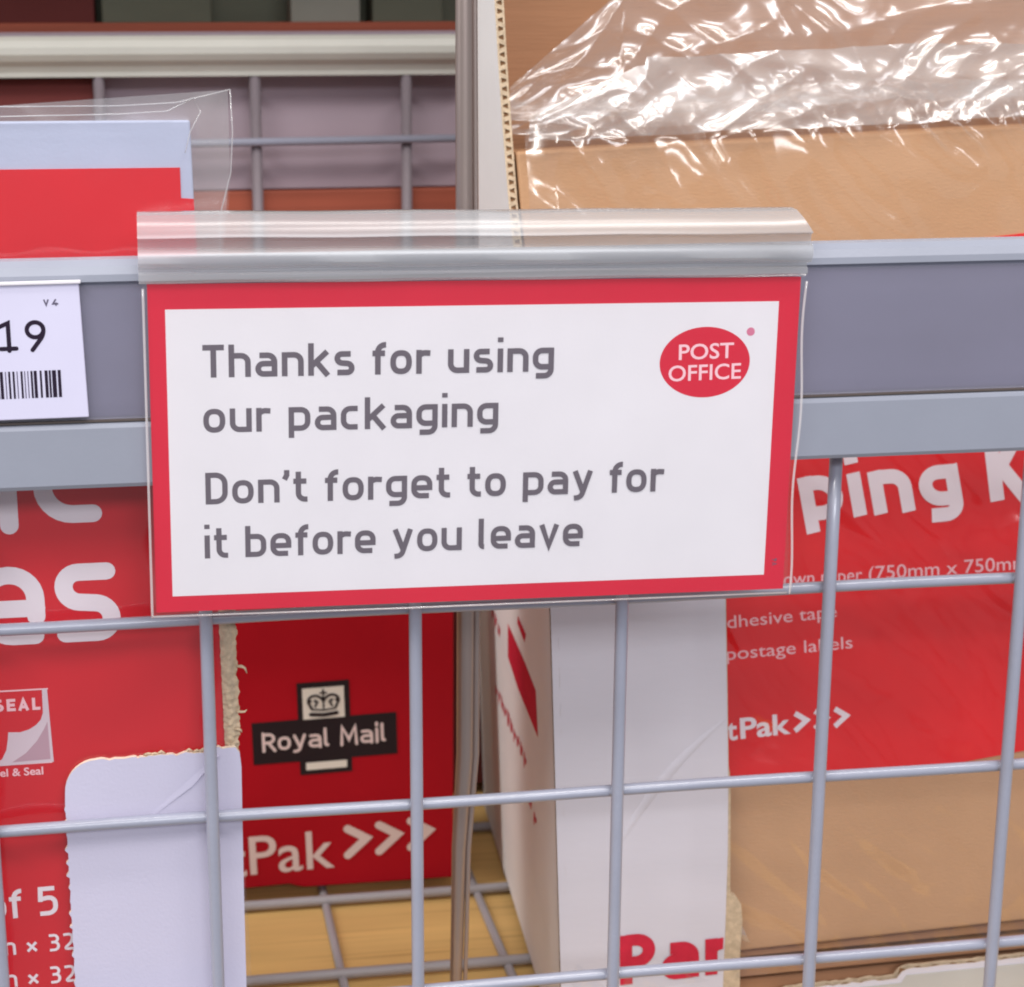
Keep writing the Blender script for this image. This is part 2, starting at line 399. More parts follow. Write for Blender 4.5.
cp = [(-9.6,107.2),(-10.5,106.9),(-10.9,100),(-11.0,86),(-10.9,72),(-10.4,67.6),(-9.7,67.3),(-9.9,72),(-10.1,86),(-10.0,100)]
extrude_x(mb, cp, -260, 520)
mb.build('rail_cover', M['cover'], rail, xf=lambda x,y,z: (x,y,z-FL))
mb = MB(); mb.box(-260, 520, -10.9, -9.3, 66.9, 67.5)
mb.build('rail_shadow_line', M['rail_shadow'], rail, xf=lambda x,y,z: (x,y,z-FL))  # dark strip painted in for the shadow line under the cover

# ================================================================== the thank-you sign and its holder
SC = (84.5, -14.0, 56.0); SROT = (0, math.radians(.72), 0)
card = thing('sign_card', 'white notice with a red border and grey lettering, clipped in front of the ticket rail', 'sign', loc=SC, rot=SROT)
sx_ = lambda x, y, z: (x-SC[0], y-SC[1], z-SC[2])
mb = MB(); mb.box(-14.3, 183.1, -14.0, -13.6, 7.2, 106.2); mb.build('card', M['sign_red'], card, xf=sx_)
mb = MB(); mb.box(-9.3, 176.5, -14.03, -14.0, 12.1, 98.8); mb.build('white_panel', M['card_white'], card, xf=sx_)
mb = MB(); Yt = -14.05
stroke_text(mb, 'Thanks for using', 1.2, 78.6, 9.7, 105.4, .17, .125, Yt, W0=.585)
stroke_text(mb, 'our packaging', 1.0, 62.1, 9.7, 88.8, .165, .125, Yt, W0=.585)
stroke_text(mb, 'Don’t forget to pay for', 1.2, 40.3, 9.7, 141.2, .165, .125, Yt, W0=.585)
stroke_text(mb, 'it before you leave', .6, 23.6, 9.7, 116.6, .165, .125, Yt, W0=.585)
mb.build('lettering', M['sign_grey'], card, xf=sx_)
mb = MB(); flat(mb, ell(153.9, 80.4, 14.3, 10.9, 0, 354, 59)[:], -14.06)
lg = mb.build('logo', M['sign_red'], card, xf=sx_)
mb = MB()
font_text(mb, 'POST', 145.6, 81.3, 4.7, 17.4, -14.09, 1.3, .012, spacing=1.0)
font_text(mb, 'OFFICE', 142.6, 74.7, 4.8, 23.0, -14.09, 1.3, .010, spacing=1.0)
mb.build('logo_lettering', M['logo_white'], lg, xf=sx_)
mb = MB(); flat(mb, ell(168.0, 89.6, 1.3, 1.3, 0, 345, 23), -14.06); mb.build('logo_dot', M['logo_pink'], card, xf=sx_)
mb = MB(); stroke_text(mb, 'V4', 180.6, 15, 1.6, None, .16, .2, -14.06, 90); mb.build('tiny_print', M['ink_mid'], card, xf=sx_)

hold = thing('sign_holder', 'clear plastic grip strip and sleeve holding the thank-you notice on the rail', 'sign holder', loc=SC, rot=SROT)
gp = [(-6,126.2),(-9,126.8),(-12.4,126.2),(-15.2,124.2),(-17.0,121.4),(-17.4,119.6),(-15.6,119.2),(-14.9,118.4),(-14.8,116.6),
      (-16.6,116.1),(-17.3,114.4),(-17.3,112.4),(-16.2,111.0),(-15.0,110.4),(-14.9,109.6),(-15.9,109.0),(-16.0,107.2),(-15.0,106.5)]
def sheet_profile(mb, prof, x0f, x1f, th, seg=24):
    """thin extruded strip following an open profile, ends may slant: x0f, x1f give the ends for each profile point"""
    n = len(prof); N2 = []
    for i, (y, z) in enumerate(prof):
        a = prof[max(i-1,0)]; b = prof[min(i+1,n-1)]
        d = Vector((b[0]-a[0], b[1]-a[1])).normalized(); N2.append((y + d.y*-th, z + d.x*th))
    b0 = len(mb.v)
    for s_ in range(seg+1):
        for i,(y,z) in enumerate(prof):
            x = x0f(z) + (x1f(z)-x0f(z))*s_/seg; wob = .12*math.sin(x*.11+z)
            mb.v.append((x, y+wob*.4, z+wob))
        for i,(y,z) in enumerate(N2):
            x = x0f(z) + (x1f(z)-x0f(z))*s_/seg; wob = .12*math.sin(x*.11+z)
            mb.v.append((x, y+wob*.4, z+wob))
    st = 2*n
    for s_ in range(seg):
        A = b0+s_*st; Bq = A+st
        for i in range(n-1):
            mb.f.append((A+i, A+i+1, Bq+i+1, Bq+i)); mb.mi.append(0)
            mb.f.append((A+n+i+1, A+n+i, Bq+n+i, Bq+n+i+1)); mb.mi.append(0)
        mb.f.append((A, Bq, Bq+n, A+n)); mb.mi.append(1)
        mb.f.append((A+n-1, A+2*n-1, Bq+2*n-1, Bq+n-1)); mb.mi.append(1)
    for A in (b0, b0+seg*st):
        for i in range(n-1): mb.f.append((A+i, A+i+1, A+n+i+1, A+n+i)); mb.mi.append(1)
mb = MB()
sheet_profile(mb, gp, lambda z: -16.6+ (z-106)*-.0, lambda z: 185.2 - max(0, z-119)*.55 if z > 119 else 185.2-(.9 if z < 111 else 0), .55)
g_ = mb.build('grip_strip', [M['grip'], M['grip_edge']], hold, xf=sx_, smooth=True)
es = g_.modifiers.new('split', 'EDGE_SPLIT'); es.split_angle = math.radians(38)
mb = MB()      # front and back leaves of the sleeve
def leaf(mb, x0, x1, z0, z1, yf, nx=30, nz=14, th=.25, curl=0):
    b = len(mb.v)
    for j in range(nz+1):
        for i in range(nx+1):
            x = x0+(x1-x0)*i/nx; z = z0+(z1-z0)*j/nz
            e = max(0, (i/nx-.94)/.06)
            mb.v.append((x + (.5*math.sin(z*.12) if i == nx else 0), yf - .18*math.sin(x*.05+z*.03) - curl*e*e, z))
    for j in range(nz):
        for i in range(nx):
            a = b+j*(nx+1)+i; mb.f.append((a, a+1, a+nx+2, a+nx+1)); mb.mi.append(0)
leaf(mb, -15.5, 184.3, 6.0, 107.4, -15.2, curl=.5)
leaf(mb, -15.5, 184.3, 6.0, 107.4, -12.9)
mb.build('sleeve', M['sleeve'], hold, xf=sx_, smooth=True)
mb = MB()
for x, zz in ((-15.5, 0), (184.3, 1)):
    pts = [(x + (.6*math.sin(z*.12) if zz else 0), -15.2-.5*zz, z) for z in range(6, 108, 3)]
    mb.tube(pts, .38, 8)
mb.tube([(-15.5, -14.4, 6), (60, -14.6, 5.8), (184.3, -14.4, 6)], .3, 8)
mb.build('sleeve_edge', M['grip_edge'], hold, xf=sx_, smooth=True)

# ================================================================== the price ticket
tk = thing('price_ticket', 'white price ticket reading 19 above a barcode, on the left of the rail', 'price ticket', loc=(-55, -12.5, 68.5), rot=(0, math.radians(-.3), 0))
tx = lambda x, y, z: (x+55, y+12.5, z-68.5)
mb = MB(); mb.prism([(-90,68.7),(-32.1,68.7),(-32.9,108.0),(-90,108.0)], -12.6, -11.2); mb.build('ticket_card', M['ticket'], tk, xf=tx, bevel=.3)
mb = MB(); stroke_text(mb, '19', -56.6, 89.1, 8.6, 13.6, .135, .26, -12.65, 0, True)
mb.build('price_digits', M['ink_dark'], tk, xf=tx)
mb = MB(); stroke_text(mb, 'V4', -43.4, 101.7, 1.9, 4.4, .24, .2, -12.65); mb.build('small_print', M['ink_mid'], tk, xf=tx)
mb = MB(); x = -86.0; random.seed(5)
while x < -39.2:
    w = random.choice([.3, .3, .6, .6, .9, 1.2]); mb.add([(x,-12.65,75),(x+w,-12.65,75),(x+w,-12.65,83),(x,-12.65,83)], [(0,1,2,3)], 0 if w > .5 else 1)
    x += w + random.choice([.3, .45, .6, .8])
mb.build('barcode', [M['ink_dark'], M['ink_mid']], tk, xf=tx)
mb = MB(); mb.box(-90, -32.3, -13.3, -11.4, 107.9, 108.9); mb.build('top_lip', M['card_white'], tk, xf=tx, bevel=.25)

# ================================================================== left: red envelope pack in a bag
pack = thing('envelope_pack', 'red and white pack of envelopes in a clear bag, standing in the torn display box', 'envelope pack', loc=(-40, 35, FL))
px_ = lambda x, y, z: (x+40, y-35, z-FL)
mb = MB(); mb.prism([(-150,-200),(8,-200),(5.0,-20),(1.2,128),(.8,153.6),(-150,154.2)], 12, 106); mb.build('pack_body', M['pack_white'], pack, xf=px_, bevel=.6)  # depth stretched out of view so the pack shades the basket floor
mb = MB(); mb.prism([(-149.6,-199),(7.6,-199),(4.8,-20),(1.1,130.3),(-2.7,130.6),(-2.7,139.7),(-149.6,140.2)], 11.6, 12.0)
mb.build('red_front', M['pack_red'], pack, xf=px_)
mb = MB(); y = 11.5
stroke_text(mb, 'ic', -30.8, 31.0, 33.5, None, .17, .15, y, 0, True, 'R', .78, W0=.62)
stroke_text(mb, 'es', -26.6, -8.0, 33.0, None, .17, .10, y, 0, True, 'R', .78, W0=.60)
mb.build('title_lettering', M['print_white'], pack, xf=px_); mb = MB()
stroke_text(mb, 'of 5', -51.3, -101.6, 10.3, None, .15, .1, y-.05, 1, False, 'R')
stroke_text(mb, 'm × 32', -46.8, -114.6, 6.2, None, .15, .14, y-.05, 1, False, 'R')
stroke_text(mb, 'm × 32', -47.0, -126.3, 6.2, None, .15, .14, y-.05, 1, False, 'R')
mb.build('size_lettering', M['print_white'], pack, xf=px_)
# peel-and-seal symbol
def ic(u, v): return (-66.3+.315*u, -22.9-.337*(v-8+u*.01))
mb = MB()
rect(mb, ic(-14,0)[0], ic(50,0)[0], ic(0,8)[1]-.5, ic(0,8)[1], y, 0)
rect(mb, ic(-14,0)[0], ic(50,0)[0], ic(0,82)[1]-.5, ic(0,82)[1], y, 0)
q1 = [(49,8),(51.6,82),(-10,84),(-14,84),(0,77),(5,68),(7,58),(8,50),(20,50.5),(29,48),(36,44),(41,39),(43.6,32),(44,8)]
flat(mb, [ic(*q) for q in q1][::-1], y-.02, 1)
q2 = [(47.6,41),(48.6,79),(10,80.5),(24,72),(36,60),(44,48)]
flat(mb, [ic(*q) for q in q2][::-1], y-.05, 2)
stroke_text(mb, 'SEAL', ic(41.5,0)[0], ic(0,29)[1], 4.1, 14.6, .24, .08, y-.05, 0, False, 'R', k=0)
font_text(mb, 'Peel & Seal', ic(40.5,0)[0], ic(0,94.5)[1], 2.6, 17.5, y-.05, 0, .02, 'R', k=0)
mb.build('peel_symbol', [M['print_pink'], M['print_grey'], M['print_peel']], pack, xf=px_)

def film(name, m, parent, xf, U, V, nu, nv, pos, amp, seed, freq=(1,1), crease=1.0, smooth=True, level=0.0, pleat=0.0, cross=1.0):
    """crumpled film: pos(u, v) -> (point, normal); folds come from ridged noise"""
    mb = MB()
    for j in range(nv+1):
        for i in range(nu+1):
            u = U[0]+(U[1]-U[0])*i/nu; v = V[0]+(V[1]-V[0])*j/nv
            p, n_, a = pos(u, v)
            q = Vector((u*freq[0], v*freq[1], seed))
            wv = Vector((noise.noise(q*.02+Vector((5,0,0))), noise.noise(q*.02+Vector((0,9,0))), 0))*9
            q = q + wv
            n1 = noise.noise(q*.022)*1.0
            sm = lambda t: math.sqrt(t*t+.003)
            r1 = sm(noise.noise(Vector((q.x*.030+q.y*.02, q.y*.024-q.x*.008, seed))))
            r2 = sm(noise.noise(Vector((q.x*.06-q.y*.03, q.y*.04, seed+7))))
            r3 = noise.noise(q*.16)
            h1 = sm(noise.noise(Vector((q.x*.010, q.y*.055, seed+3))))           # long level folds
            g1 = abs(noise.noise(Vector(((q.x*.72+q.y*.69)*.075, (q.x*-.69+q.y*.72)*.02, seed+11))))   # slanting pleats
            g2 = abs(noise.noise(Vector(((q.x*-.45+q.y*.89)*.07, (q.x*.89+q.y*.45)*.015, seed+17))))
            d = a*amp*(n1*1.0 + (1-r1)*1.1*crease + (1-r2)*.7*crease + (1-h1)*2.2*level + ((1-g1)*.8+(1-g2)*.7*cross)*pleat + r3*.05*crease)
            mb.v.append(tuple(Vector(p)+Vector(n_)*d))
    for j in range(nv):
        for i in range(nu):
            k = j*(nu+1)+i; mb.f.append((k, k+1, k+nu+2, k+nu+1)); mb.mi.append(0)
    return mb.build(name, m, parent, xf=xf, smooth=smooth)

def bagpos(u, v):      # u: 0..1 across, v: z
    top = 161.5 if v > 150 else 0
    xr = 12.8 if v > 140 else (12.8 - (140-v)*.11 if v > 100 else 8.4)
    xr = max(xr, 5.6 + (100-v)*.025 if v < 100 else 0)
    x = -150 + (xr+150)*u
    z = v
    if v > 153: z = 153 + (v-153)*(.55 + .45*max(0,(x+60))/72) 
    return (x, 11.0 - 1.1*0, z), (0, -1, 0), 1.0
film('plastic_bag', M['bag_film'], pack, px_, (0, 1), (-150, 162.5), 150, 190, lambda u, v: ((lambda r: (r[0], r[1], .35))(bagpos(u, v))), 3.0, 3.3, (150, 1), 1.0)
film('bag_back', M['film_flap'], pack, px_, (0, 1), (96, 162.5), 150, 70, lambda u, v: ((lambda q: ((q[0][0], 26, q[0][2]), q[1], .45))(bagpos(u, v))), 2.6, 8.3, (150, 1), 1.0)
mb = MB()
mb.tube([(-150,10.2,157.5), (-62,10.2,158.1), (-20,10.0,158.0), (-3,9.6,158.8), (12.9,9.0,162.4)], .2, 6)
mb.tube([(12.9,9.0,162.4), (13.3,9.4,150), (12.4,9.6,138), (9.0,10,126), (8.4,10.2,112), (6.8,10.4,40)], .2, 6)
mb.tube([(-60,9.8,155.2), (-20,9.7,155.6), (-6,9.4,156.3), (2,9.2,160.0), (4,9.0,156), (.6,9.4,150), (-1,9.6,144)], .2, 6)
mb.build('bag_seam_highlight', M['film_seam'], pack, xf=px_, smooth=True)  # pale tubes along the seams also stand in for the film's rim highlight

# torn display box in front of the red pack
lbox = thing('display_box', 'white cardboard display box with a torn brown edge on the left, under the notice', 'display box', 'cardboard display boxes in the basket', loc=(-70, 35, FL))
lx = lambda x, y, z: (x+70, y-35, z-FL)
random.seed(11)
out = [(-200,-200),(9.0,-200),(9.4,-135)]
out += [(9.6,-90),(10.0,-52),(9.6,-47.2)]
xx = 9.6
while xx > -35:
    xx -= random.uniform(.4, 2.6); out.append((xx, -46.4+random.uniform(-.8,.7)*random.random()+ (1.2 if xx > 1 else 0)))
for a in range(0, 91, 10):
    out.append((-36.5-10.2*math.sin(math.radians(a)), -57.4+10.8*math.cos(math.radians(a))))
zz = -58.0; k = 0
while zz > -150:
    zz -= random.choice((.8,1.1,1.5)); k += 1
    out.append((-46.8 + (.0 if k % 4 else -random.uniform(.1,.9)) + random.uniform(-.12,.12), zz))
out += [(-46.6,-172),(-200,-174)]
mb = MB(); mb.prism(out, 7.4, 9.0, 0, 1); mb.build('front_panel', [M['box_lilac'], M['torn_paper']], lbox, xf=lx)
mb = MB(); mb.box(-200, 8.6, 110, 113, -200, 60); mb.build('back_panel', M['white_card'], lbox, xf=lx)
mb = MB(); mb.add([(9.4,10.6,-200),(9.4,110,-200),(9.4,110,60),(9.4,30,60),(9.4,14,-46),(9.4,10.6,-47), (6.4,10.6,-200),(6.4,110,-200),(6.4,110,60),(6.4,30,60),(6.4,14,-46),(6.4,10.6,-47)],
  [(0,1,2,3,4,5),(11,10,9,8,7,6),(0,6,7,1),(1,7,8,2),(2,8,9,3),(3,9,10,4),(4,10,11,5),(5,11,6,0)])
mb.build('side_panel', M['kraft'], lbox, xf=lx)  # carried back out of view to keep side light off the floor
# torn ply: lumpy fibrous strip
mb = MB(); nu, nv = 9, 150
for j in range(nv+1):
    z = 22 - (22+48.2)*j/nv
    xr = 9.8 + 1.7*noise.noise(Vector((z*.35, 1, 0))) + .9*noise.noise(Vector((z*.12, 4, 0))) + .35*noise.noise(Vector((z*1.4,2,0)))
    xl = 5.0 + (z+48)*-.014 + .35*noise.noise(Vector((z*.5, 8, 0)))
    for i in range(nu+1):
        t = i/nu; x = xl+(xr-xl)*t
        y = 10.8 - 1.3*math.sin(math.pi*min(1,t*1.1)) + .8*noise.noise(Vector((x*.9, z*.8, 3))) + .5*noise.noise(Vector((x*2, z*2.2, 5)))
        mb.v.append((x, y, z))
for j in range(nv):
    for i in range(nu):
        k = j*(nu+1)+i; mb.f.append((k+nu+1, k+nu+2, k+1, k)); mb.mi.append(0)
for (x, z, dx, dz, r) in ((11.2,-18.5,1.6,-2.4,.34),(10.7,-34.0,1.7,.7,.28),(9.8,-40,.8,-1.0,.3)):
    mb.tube([(x-1.5,10,z),(x,9.6,z),(x+dx*.6,9.2,z+dz*.2),(x+dx,9.4,z+dz)], [.7*r*2,.8*r*2,.6*r*2,.15], 7)
for i in range(9):
    x = random.uniform(-22, 4); z = -46.4; mb.tube([(x,8.6,z),(x+1.3,7.9,z+random.uniform(.5,1.4)),(x+2.8,8.2,z+random.uniform(.0,.6))], [.5,.45,.15], 6)
mb.build('torn_edge', M['kraft_edge'], lbox, xf=lx, smooth=True)
# dog-eared crease across the panel corner
mb = MB(); mb.add([(-20,7.38,-66.5),(2,7.1,-47.3),(3.2,6.6,-46.8),(-6,6.9,-57.5),(-19,7.3,-67.2)], [(0,4,3,1),(1,3,2)])
mb.build('crease', M['box_lilac'], lbox, xf=lx)

# ================================================================== middle: dark red postal box at the back of the basket
rb = thing('flat_postal_box', 'red cardboard postal box with a black crown emblem, at the back of the basket', 'postal box', loc=(60, 240, FL+2.4))
rx = lambda x, y, z: (x-60, y-240, z-FL-2.4)
mb = MB(); mb.prism([(-8,-207.6),(39,-206.0),(42,-207.0),(46,-208.2),(119.2,-208.6),(119.4,34),(-8,36)], 223, 262); mb.build('box_body', M['box_red'], rb, xf=rx, bevel=.8)
c_, s__ = math.cos(math.radians(1.2)), math.sin(math.radians(1.2))
def rr(poly): return [(57+(x-57)*c_-(z+127)*s__, -127+(x-57)*s__+(z+127)*c_) for x, z in poly]
def R4(x0,x1,z0,z1): return rr([(x0,z0),(x1,z0),(x1,z1),(x0,z1)])
mb = MB()
flat(mb, rr([(23.3,-143),(45.1,-143),(45.1,-150),(69.9,-150),(69.9,-143),(91.8,-143),(91.8,-122),(69.9,-122),(69.9,-104),(45.1,-104),(45.1,-122),(23.3,-122)]), 222.7, 0)
em = mb.build('emblem', M['black'], rb, xf=rx)
mb = MB()
flat(mb, R4(47.6,67.2,-122.2,-106.8), 222.4, 0)
flat(mb, R4(48.0,67.4,-147.6,-143.9), 222.4, 0)
stroke_text(mb, 'Royal Mail', 27.9, -137.0, 8.8, 58.8, .15, .10, 222.4, 1.5, True, k=1)
mb.build('emblem_print', [M['crown'], M['print_dull']], em, xf=rx)
mb = MB(); y = 222.1    # crown: arches, base band, pearls, cross
def st(pts, w): ribbon(mb, rr(pts), w, y - .01*len(mb.f)*.02, True)
st([(51.3,-119.8),(57.4,-120.4),(63.5,-119.8)], 1.9)
st([(51.8,-117.4),(57.4,-118),(63,-117.4)], .8)
st(rp([(51.8,-117),(49.6,-112.6),(52.6,-110.2),(56.0,-111.2),(57.4,-113.6)],2.2), 1.2)
st(rp([(63.0,-117),(65.2,-112.6),(62.2,-110.2),(58.8,-111.2),(57.4,-113.6)],2.2), 1.2)
st([(57.4,-117),(57.4,-108)], .9); st([(56.0,-109.4),(58.8,-109.4)], .8)
st([(53.4,-116),(54.6,-113.8)], 1.0); st([(61.4,-116),(60.2,-113.8)], 1.0)
for x in (51.2, 53.6, 61.2, 63.6): flat(mb, rr(ell(x, -113.2, .75, .75, 0, 330, 11)), 221.9)
mb.build('crown', M['black'], em, xf=rx)
mb = MB()
font_text(mb, 'Pak', 20.6, -199.4, 19.8, 40.6, 222.7, 1.4, .006)
font_text(mb, 'Post', 19.0, -200.0, 19.8, 42, 222.7, 1.4, .006, 'R')
for dx, dz in ((0,0),(15.2,.9),(30.6,1.9)):
    ribbon(mb, [(67.6+dx,-179.2+dz),(76.6+dx,-184.6+dz),(67.6+dx,-192.8+dz)], 4.0, 222.6-dx*.001, True)
mb.build('lettering', M['print_dull'], rb, xf=rx)

# steel upright
up = thing('metal_upright', 'narrow brushed metal upright standing between the red box and the white box', 'metal post', loc=(93, 60, FL))
ux = lambda x, y, z: (x-93, y-60, z-FL)
cl = [(94.2,60,330),(94.2,60,190),(94.4,60,100),(95.0,60,-20),(94.8,60,-75),(92.6,60,-112),(91.4,60,-165),(90.6,60,FL+.2)]
mb = MB(); mb.tube([(x-.9,y,z) for x,y,z in cl], [3.0,3.0,3.1,3.4,3.3,2.8,2.3,2.0], 18); mb.build('tube', M['steel'], up, xf=ux, smooth=True)
mb = MB(); mb.tube([(x+2.5+ (0.5 if -80 < z < 110 else 0),y-1,z) for x,y,z in cl], [.9,.9,1.0,1.2,1.2,.9,.8,.7], 12); mb.build('rod', M['steel'], up, xf=ux, smooth=True)

# ================================================================== right: white display box
wbox = thing('display_box', 'tall white cardboard display box with red print on it, holding the brown kit', 'display box', 'cardboard display boxes in the basket', loc=(220, 180, FL+2.4))
wx = lambda x, y, z: (x-220, y-180, z-FL-2.4)
def side_x(y, z): return 126.2 - (.066 if z > -23 else .040)*(z+23) + .07*(y-65)
top = {}
def edge_y(z):         # where the cut front edge of the side wall runs
    if z < 72: return 65.2
    pts = [(72,65.2),(84,86),(100,103),(121,110.6),(152,115.8),(175,117.3),(195,117.4),(262,119)]
    for (a, b), (c, d) in zip(pts, pts[1:]):
        if z <= c: return b+(d-b)*(z-a)/(c-a)
    return 119
random.seed(3)
def side_layer(mb, off, k, z0=FL+3, z1=262, jit=0, y1=300):
    b = len(mb.v); n = 130; ny = 14
    for j in range(n+1):
        z = z0+(z1-z0)*j/n; ye = edge_y(z)+jit*random.uniform(-.5,.5)
        yb_ = y1 if z < 60 else max(225, y1-(z-60)*1.3)
        for i in range(ny+1):
            y = ye+(yb_-ye)*(i/ny); mb.v.append((side_x(y,z)+off, y, z))
    for j in range(n):
        for i in range(ny):
            a = b+j*(ny+1)+i; mb.f.append((a, a+ny+1, a+ny+2, a+1)); mb.mi.append(k)
mb = MB(); side_layer(mb, 0, 0); side_layer(mb, .35, 1); mb.build('side_panel', [M['box_side_lifted'], M['kraft']], wbox, xf=wx)
mb = MB(); side_layer(mb, 3.0, 0, jit=.8); side_layer(mb, 3.35, 0, jit=.8); sp2 = mb.build('side_liner', M['kraft_edge'], wbox, xf=wx)
mb = MB()      # fluting between the two liners, seen along the cut edge
b = len(mb.v); n = 760; z0, z1 = FL+3, 262
for j in range(n+1):
    z = z0+(z1-z0)*j/n; a = 1.65+1.25*math.sin(2*math.pi*z/6.5)
    for dy in (.5, 14): mb.v.append((side_x(edge_y(z)+dy, z)+a, edge_y(z)+dy, z))
for j in range(n): mb.f.append((b+2*j, b+2*j+2, b+2*j+3, b+2*j+1)); mb.mi.append(0)
mb.build('fluting', M['flute'], wbox, xf=wx)
mb = MB()
z = -20.0; kk = 0
while z < 262:
    L_ = 3.1; ye = edge_y(z); x0 = side_x(ye, z)
    sgn = 1 if kk % 2 else -1
    for (a0, a1, zz0, zz1) in ((.2, 3.2, z+L_-1.7, z+L_),):
        ya, yb = edge_y(zz0)-.15, edge_y(zz1)-.15
        mb.add([(side_x(ya,zz0)+a0, ya, zz0-sgn*.5), (side_x(ya,zz0)+a1, ya, zz0+sgn*.5), (side_x(yb,zz1)+a1, yb, zz1+sgn*.5), (side_x(yb,zz1)+a0, yb, zz1-sgn*.5)], [(0,1,2,3)])
    for (a0, a1) in ((-.02,.75),(2.6,3.4)):
        ya, yb = ye-.2, edge_y(z+L_)-.2
        mb.add([(side_x(ya,z)+a0, ya, z), (side_x(ya,z)+a1, ya, z), (side_x(yb,z+L_)+a1, yb, z+L_), (side_x(yb,z+L_)+a0, yb, z+L_)], [(0,1,2,3)])
    z += L_; kk += 1
mb.build('cut_edge', M['kraft_edge'], wbox, xf=wx)
mb = MB(); z = -20.0
while z < 262:
    ya, yb = edge_y(z)+.5, edge_y(z+3)+.5
    mb.add([(side_x(ya,z)+.4, ya, z), (side_x(ya,z)+3.0, ya, z), (side_x(yb,z+3)+3.0, yb, z+3), (side_x(yb,z+3)+.4, yb, z+3)], [(0,1,2,3)]); z += 3
mb.build('flute_shade_backing', M['flute'], wbox, xf=wx)  # added brown backing, its tone stands for shade inside the open flutes
# red print on the side: arrow and words, printed on the curved wall
def on_side(y, z, o=.12):
    return (side_x(y,z)-o, y, z)
mb = MB()
def side_poly(pts, k=0): mb.add([on_side(y,z) for y,z in pts], [tuple(range(len(pts)))], k)
def side_text(t, ya, za, cap, width, wt, rot=0, rnd=False):
    t2 = MB(); stroke_text(t2, t, 0, 0, cap, width, wt, .14, 0, rot, rnd)
    mb.add([on_side(ya - x, za + z, .14 - y) for x, y, z in t2.v], [tuple(reversed(f)) for f in t2.f])
side_poly([(180,-66),(132,-67),(104,-69),(102,-88),(155,-87),(184,-83)])
side_poly([(148,-52),(126,-53),(131,-58),(150,-56)])
random.seed(21)
def scribble(ya, yb, za, zb, h_):
    n = int(abs(ya-yb)/9)
    for i in range(n):
        t = i/n; y0 = ya+(yb-ya)*t; z0 = za+(zb-za)*t
        t2 = MB(); ribbon(t2, rp([(0, h_*random.uniform(0,.3)), (2, h_*random.uniform(.7,1)), (4.2, h_*random.uniform(.1,.4)), (6.4, h_*random.uniform(.5,.9))], 1.6), 2.1, 0, True)
        mb.add([on_side(y0 - x, z0 + z, .13) for x, y, z in t2.v], [tuple(reversed(f)) for f in t2.f])
scribble(236, 205, -82, -84, 8)
scribble(232, 134, -120, -118, 9)
scribble(132, 108, -132, -136, 8)
mb.build('side_print', M['print_red'], wbox, xf=wx)
# front panel with stepped, torn cut-out
random.seed(9)
po = [(side_x(65,FL+3)+.35,FL+3),(420,FL+3),(420,-177.5)]
xx = 420
while xx > 275: xx -= random.uniform(1.5,4); po.append((xx, -179.6+(323-xx)*-.018+random.uniform(-.25,.25)))
po += [(272,-181.6),(270,-184.3)]
xx = 270
while xx > 226: xx -= random.uniform(1.2,3); po.append((xx, -184.3-(270-xx)*.02+random.uniform(-.4,.4)))
po_low = list(po)+[(222,-187),(222,FL+3)]
po_low = [p for p in po_low if p[0] >= 221.9]
po = [po[0],(204.5,FL+3)]
po += [(203.8,-181),(203.4,-168),(203.8,-154),(203.0,-147),(200.8,-143.4),(198.8,-142.6),(198.2,-139),(197.6,-120),(196.8,-95),(195.0,-60),(193.2,-27),(192,0),(190.4,40),(189.6,62),(185,70),(178,72)]+[(side_x(65,z)+.35,z) for z in (72,30,-23,-90,-160)]
pw_ = [p for p in po if not (p[0] > 197.2 and p[0] < 205 and p[1] < -120)]
pw_.insert(1, (198.0,FL+3)); pw_.insert(2, (197.9,-150)); pw_.insert(3, (197.7,-122))
mb = MB(); mb.prism(pw_, 65, 65.4, 0, 1); mb.prism(po_low, 65, 65.4, 0, 1); fp = mb.build('front_panel', [M['white_card'], M['kraft_edge']], wbox, xf=wx)
po2 = [(x + (1.2 if 189 < x < 205 else 0), z) for x, z in po]
mb = MB(); mb.prism(po2, 67.6, 68.4, 0, 0); mb.prism(po_low, 67.6, 68.4, 0, 0); mb.prism([(x,z) for x,z in po2 if x > 190 and z < -60]+[(192,-60),(192,FL+3)], 65.5, 67.5); mb.build('front_liner', M['kraft_edge'], wbox, xf=wx)
mb = MB(); n = 900
for i in range(n+1):
    x = 224+(420-224)*i/n
    zt = (-180.0-(323-x)*.018) if x > 272 else -185.4
    yv = 66.5+1.0*math.sin(2*math.pi*x/7.5)
    mb.v.append((x, yv, zt-.3)); mb.v.append((x, yv, zt-16))
for i in range(n): mb.f.append((2*i, 2*i+1, 2*i+3, 2*i+2)); mb.mi.append(0)
mb.build('fluting', M['flute'], wbox, xf=wx)
# grey lower strip (the outside ply below the step is plain grey board)
mb = MB(); mb.prism([(222,FL+3.4),(419,FL+3.4),(419,-180.6),(274,-183.0),(272,-186.2),(224,-187.6)], 64.7, 64.95); mb.build('grey_strip', M['grey_liner'], wbox, xf=wx)
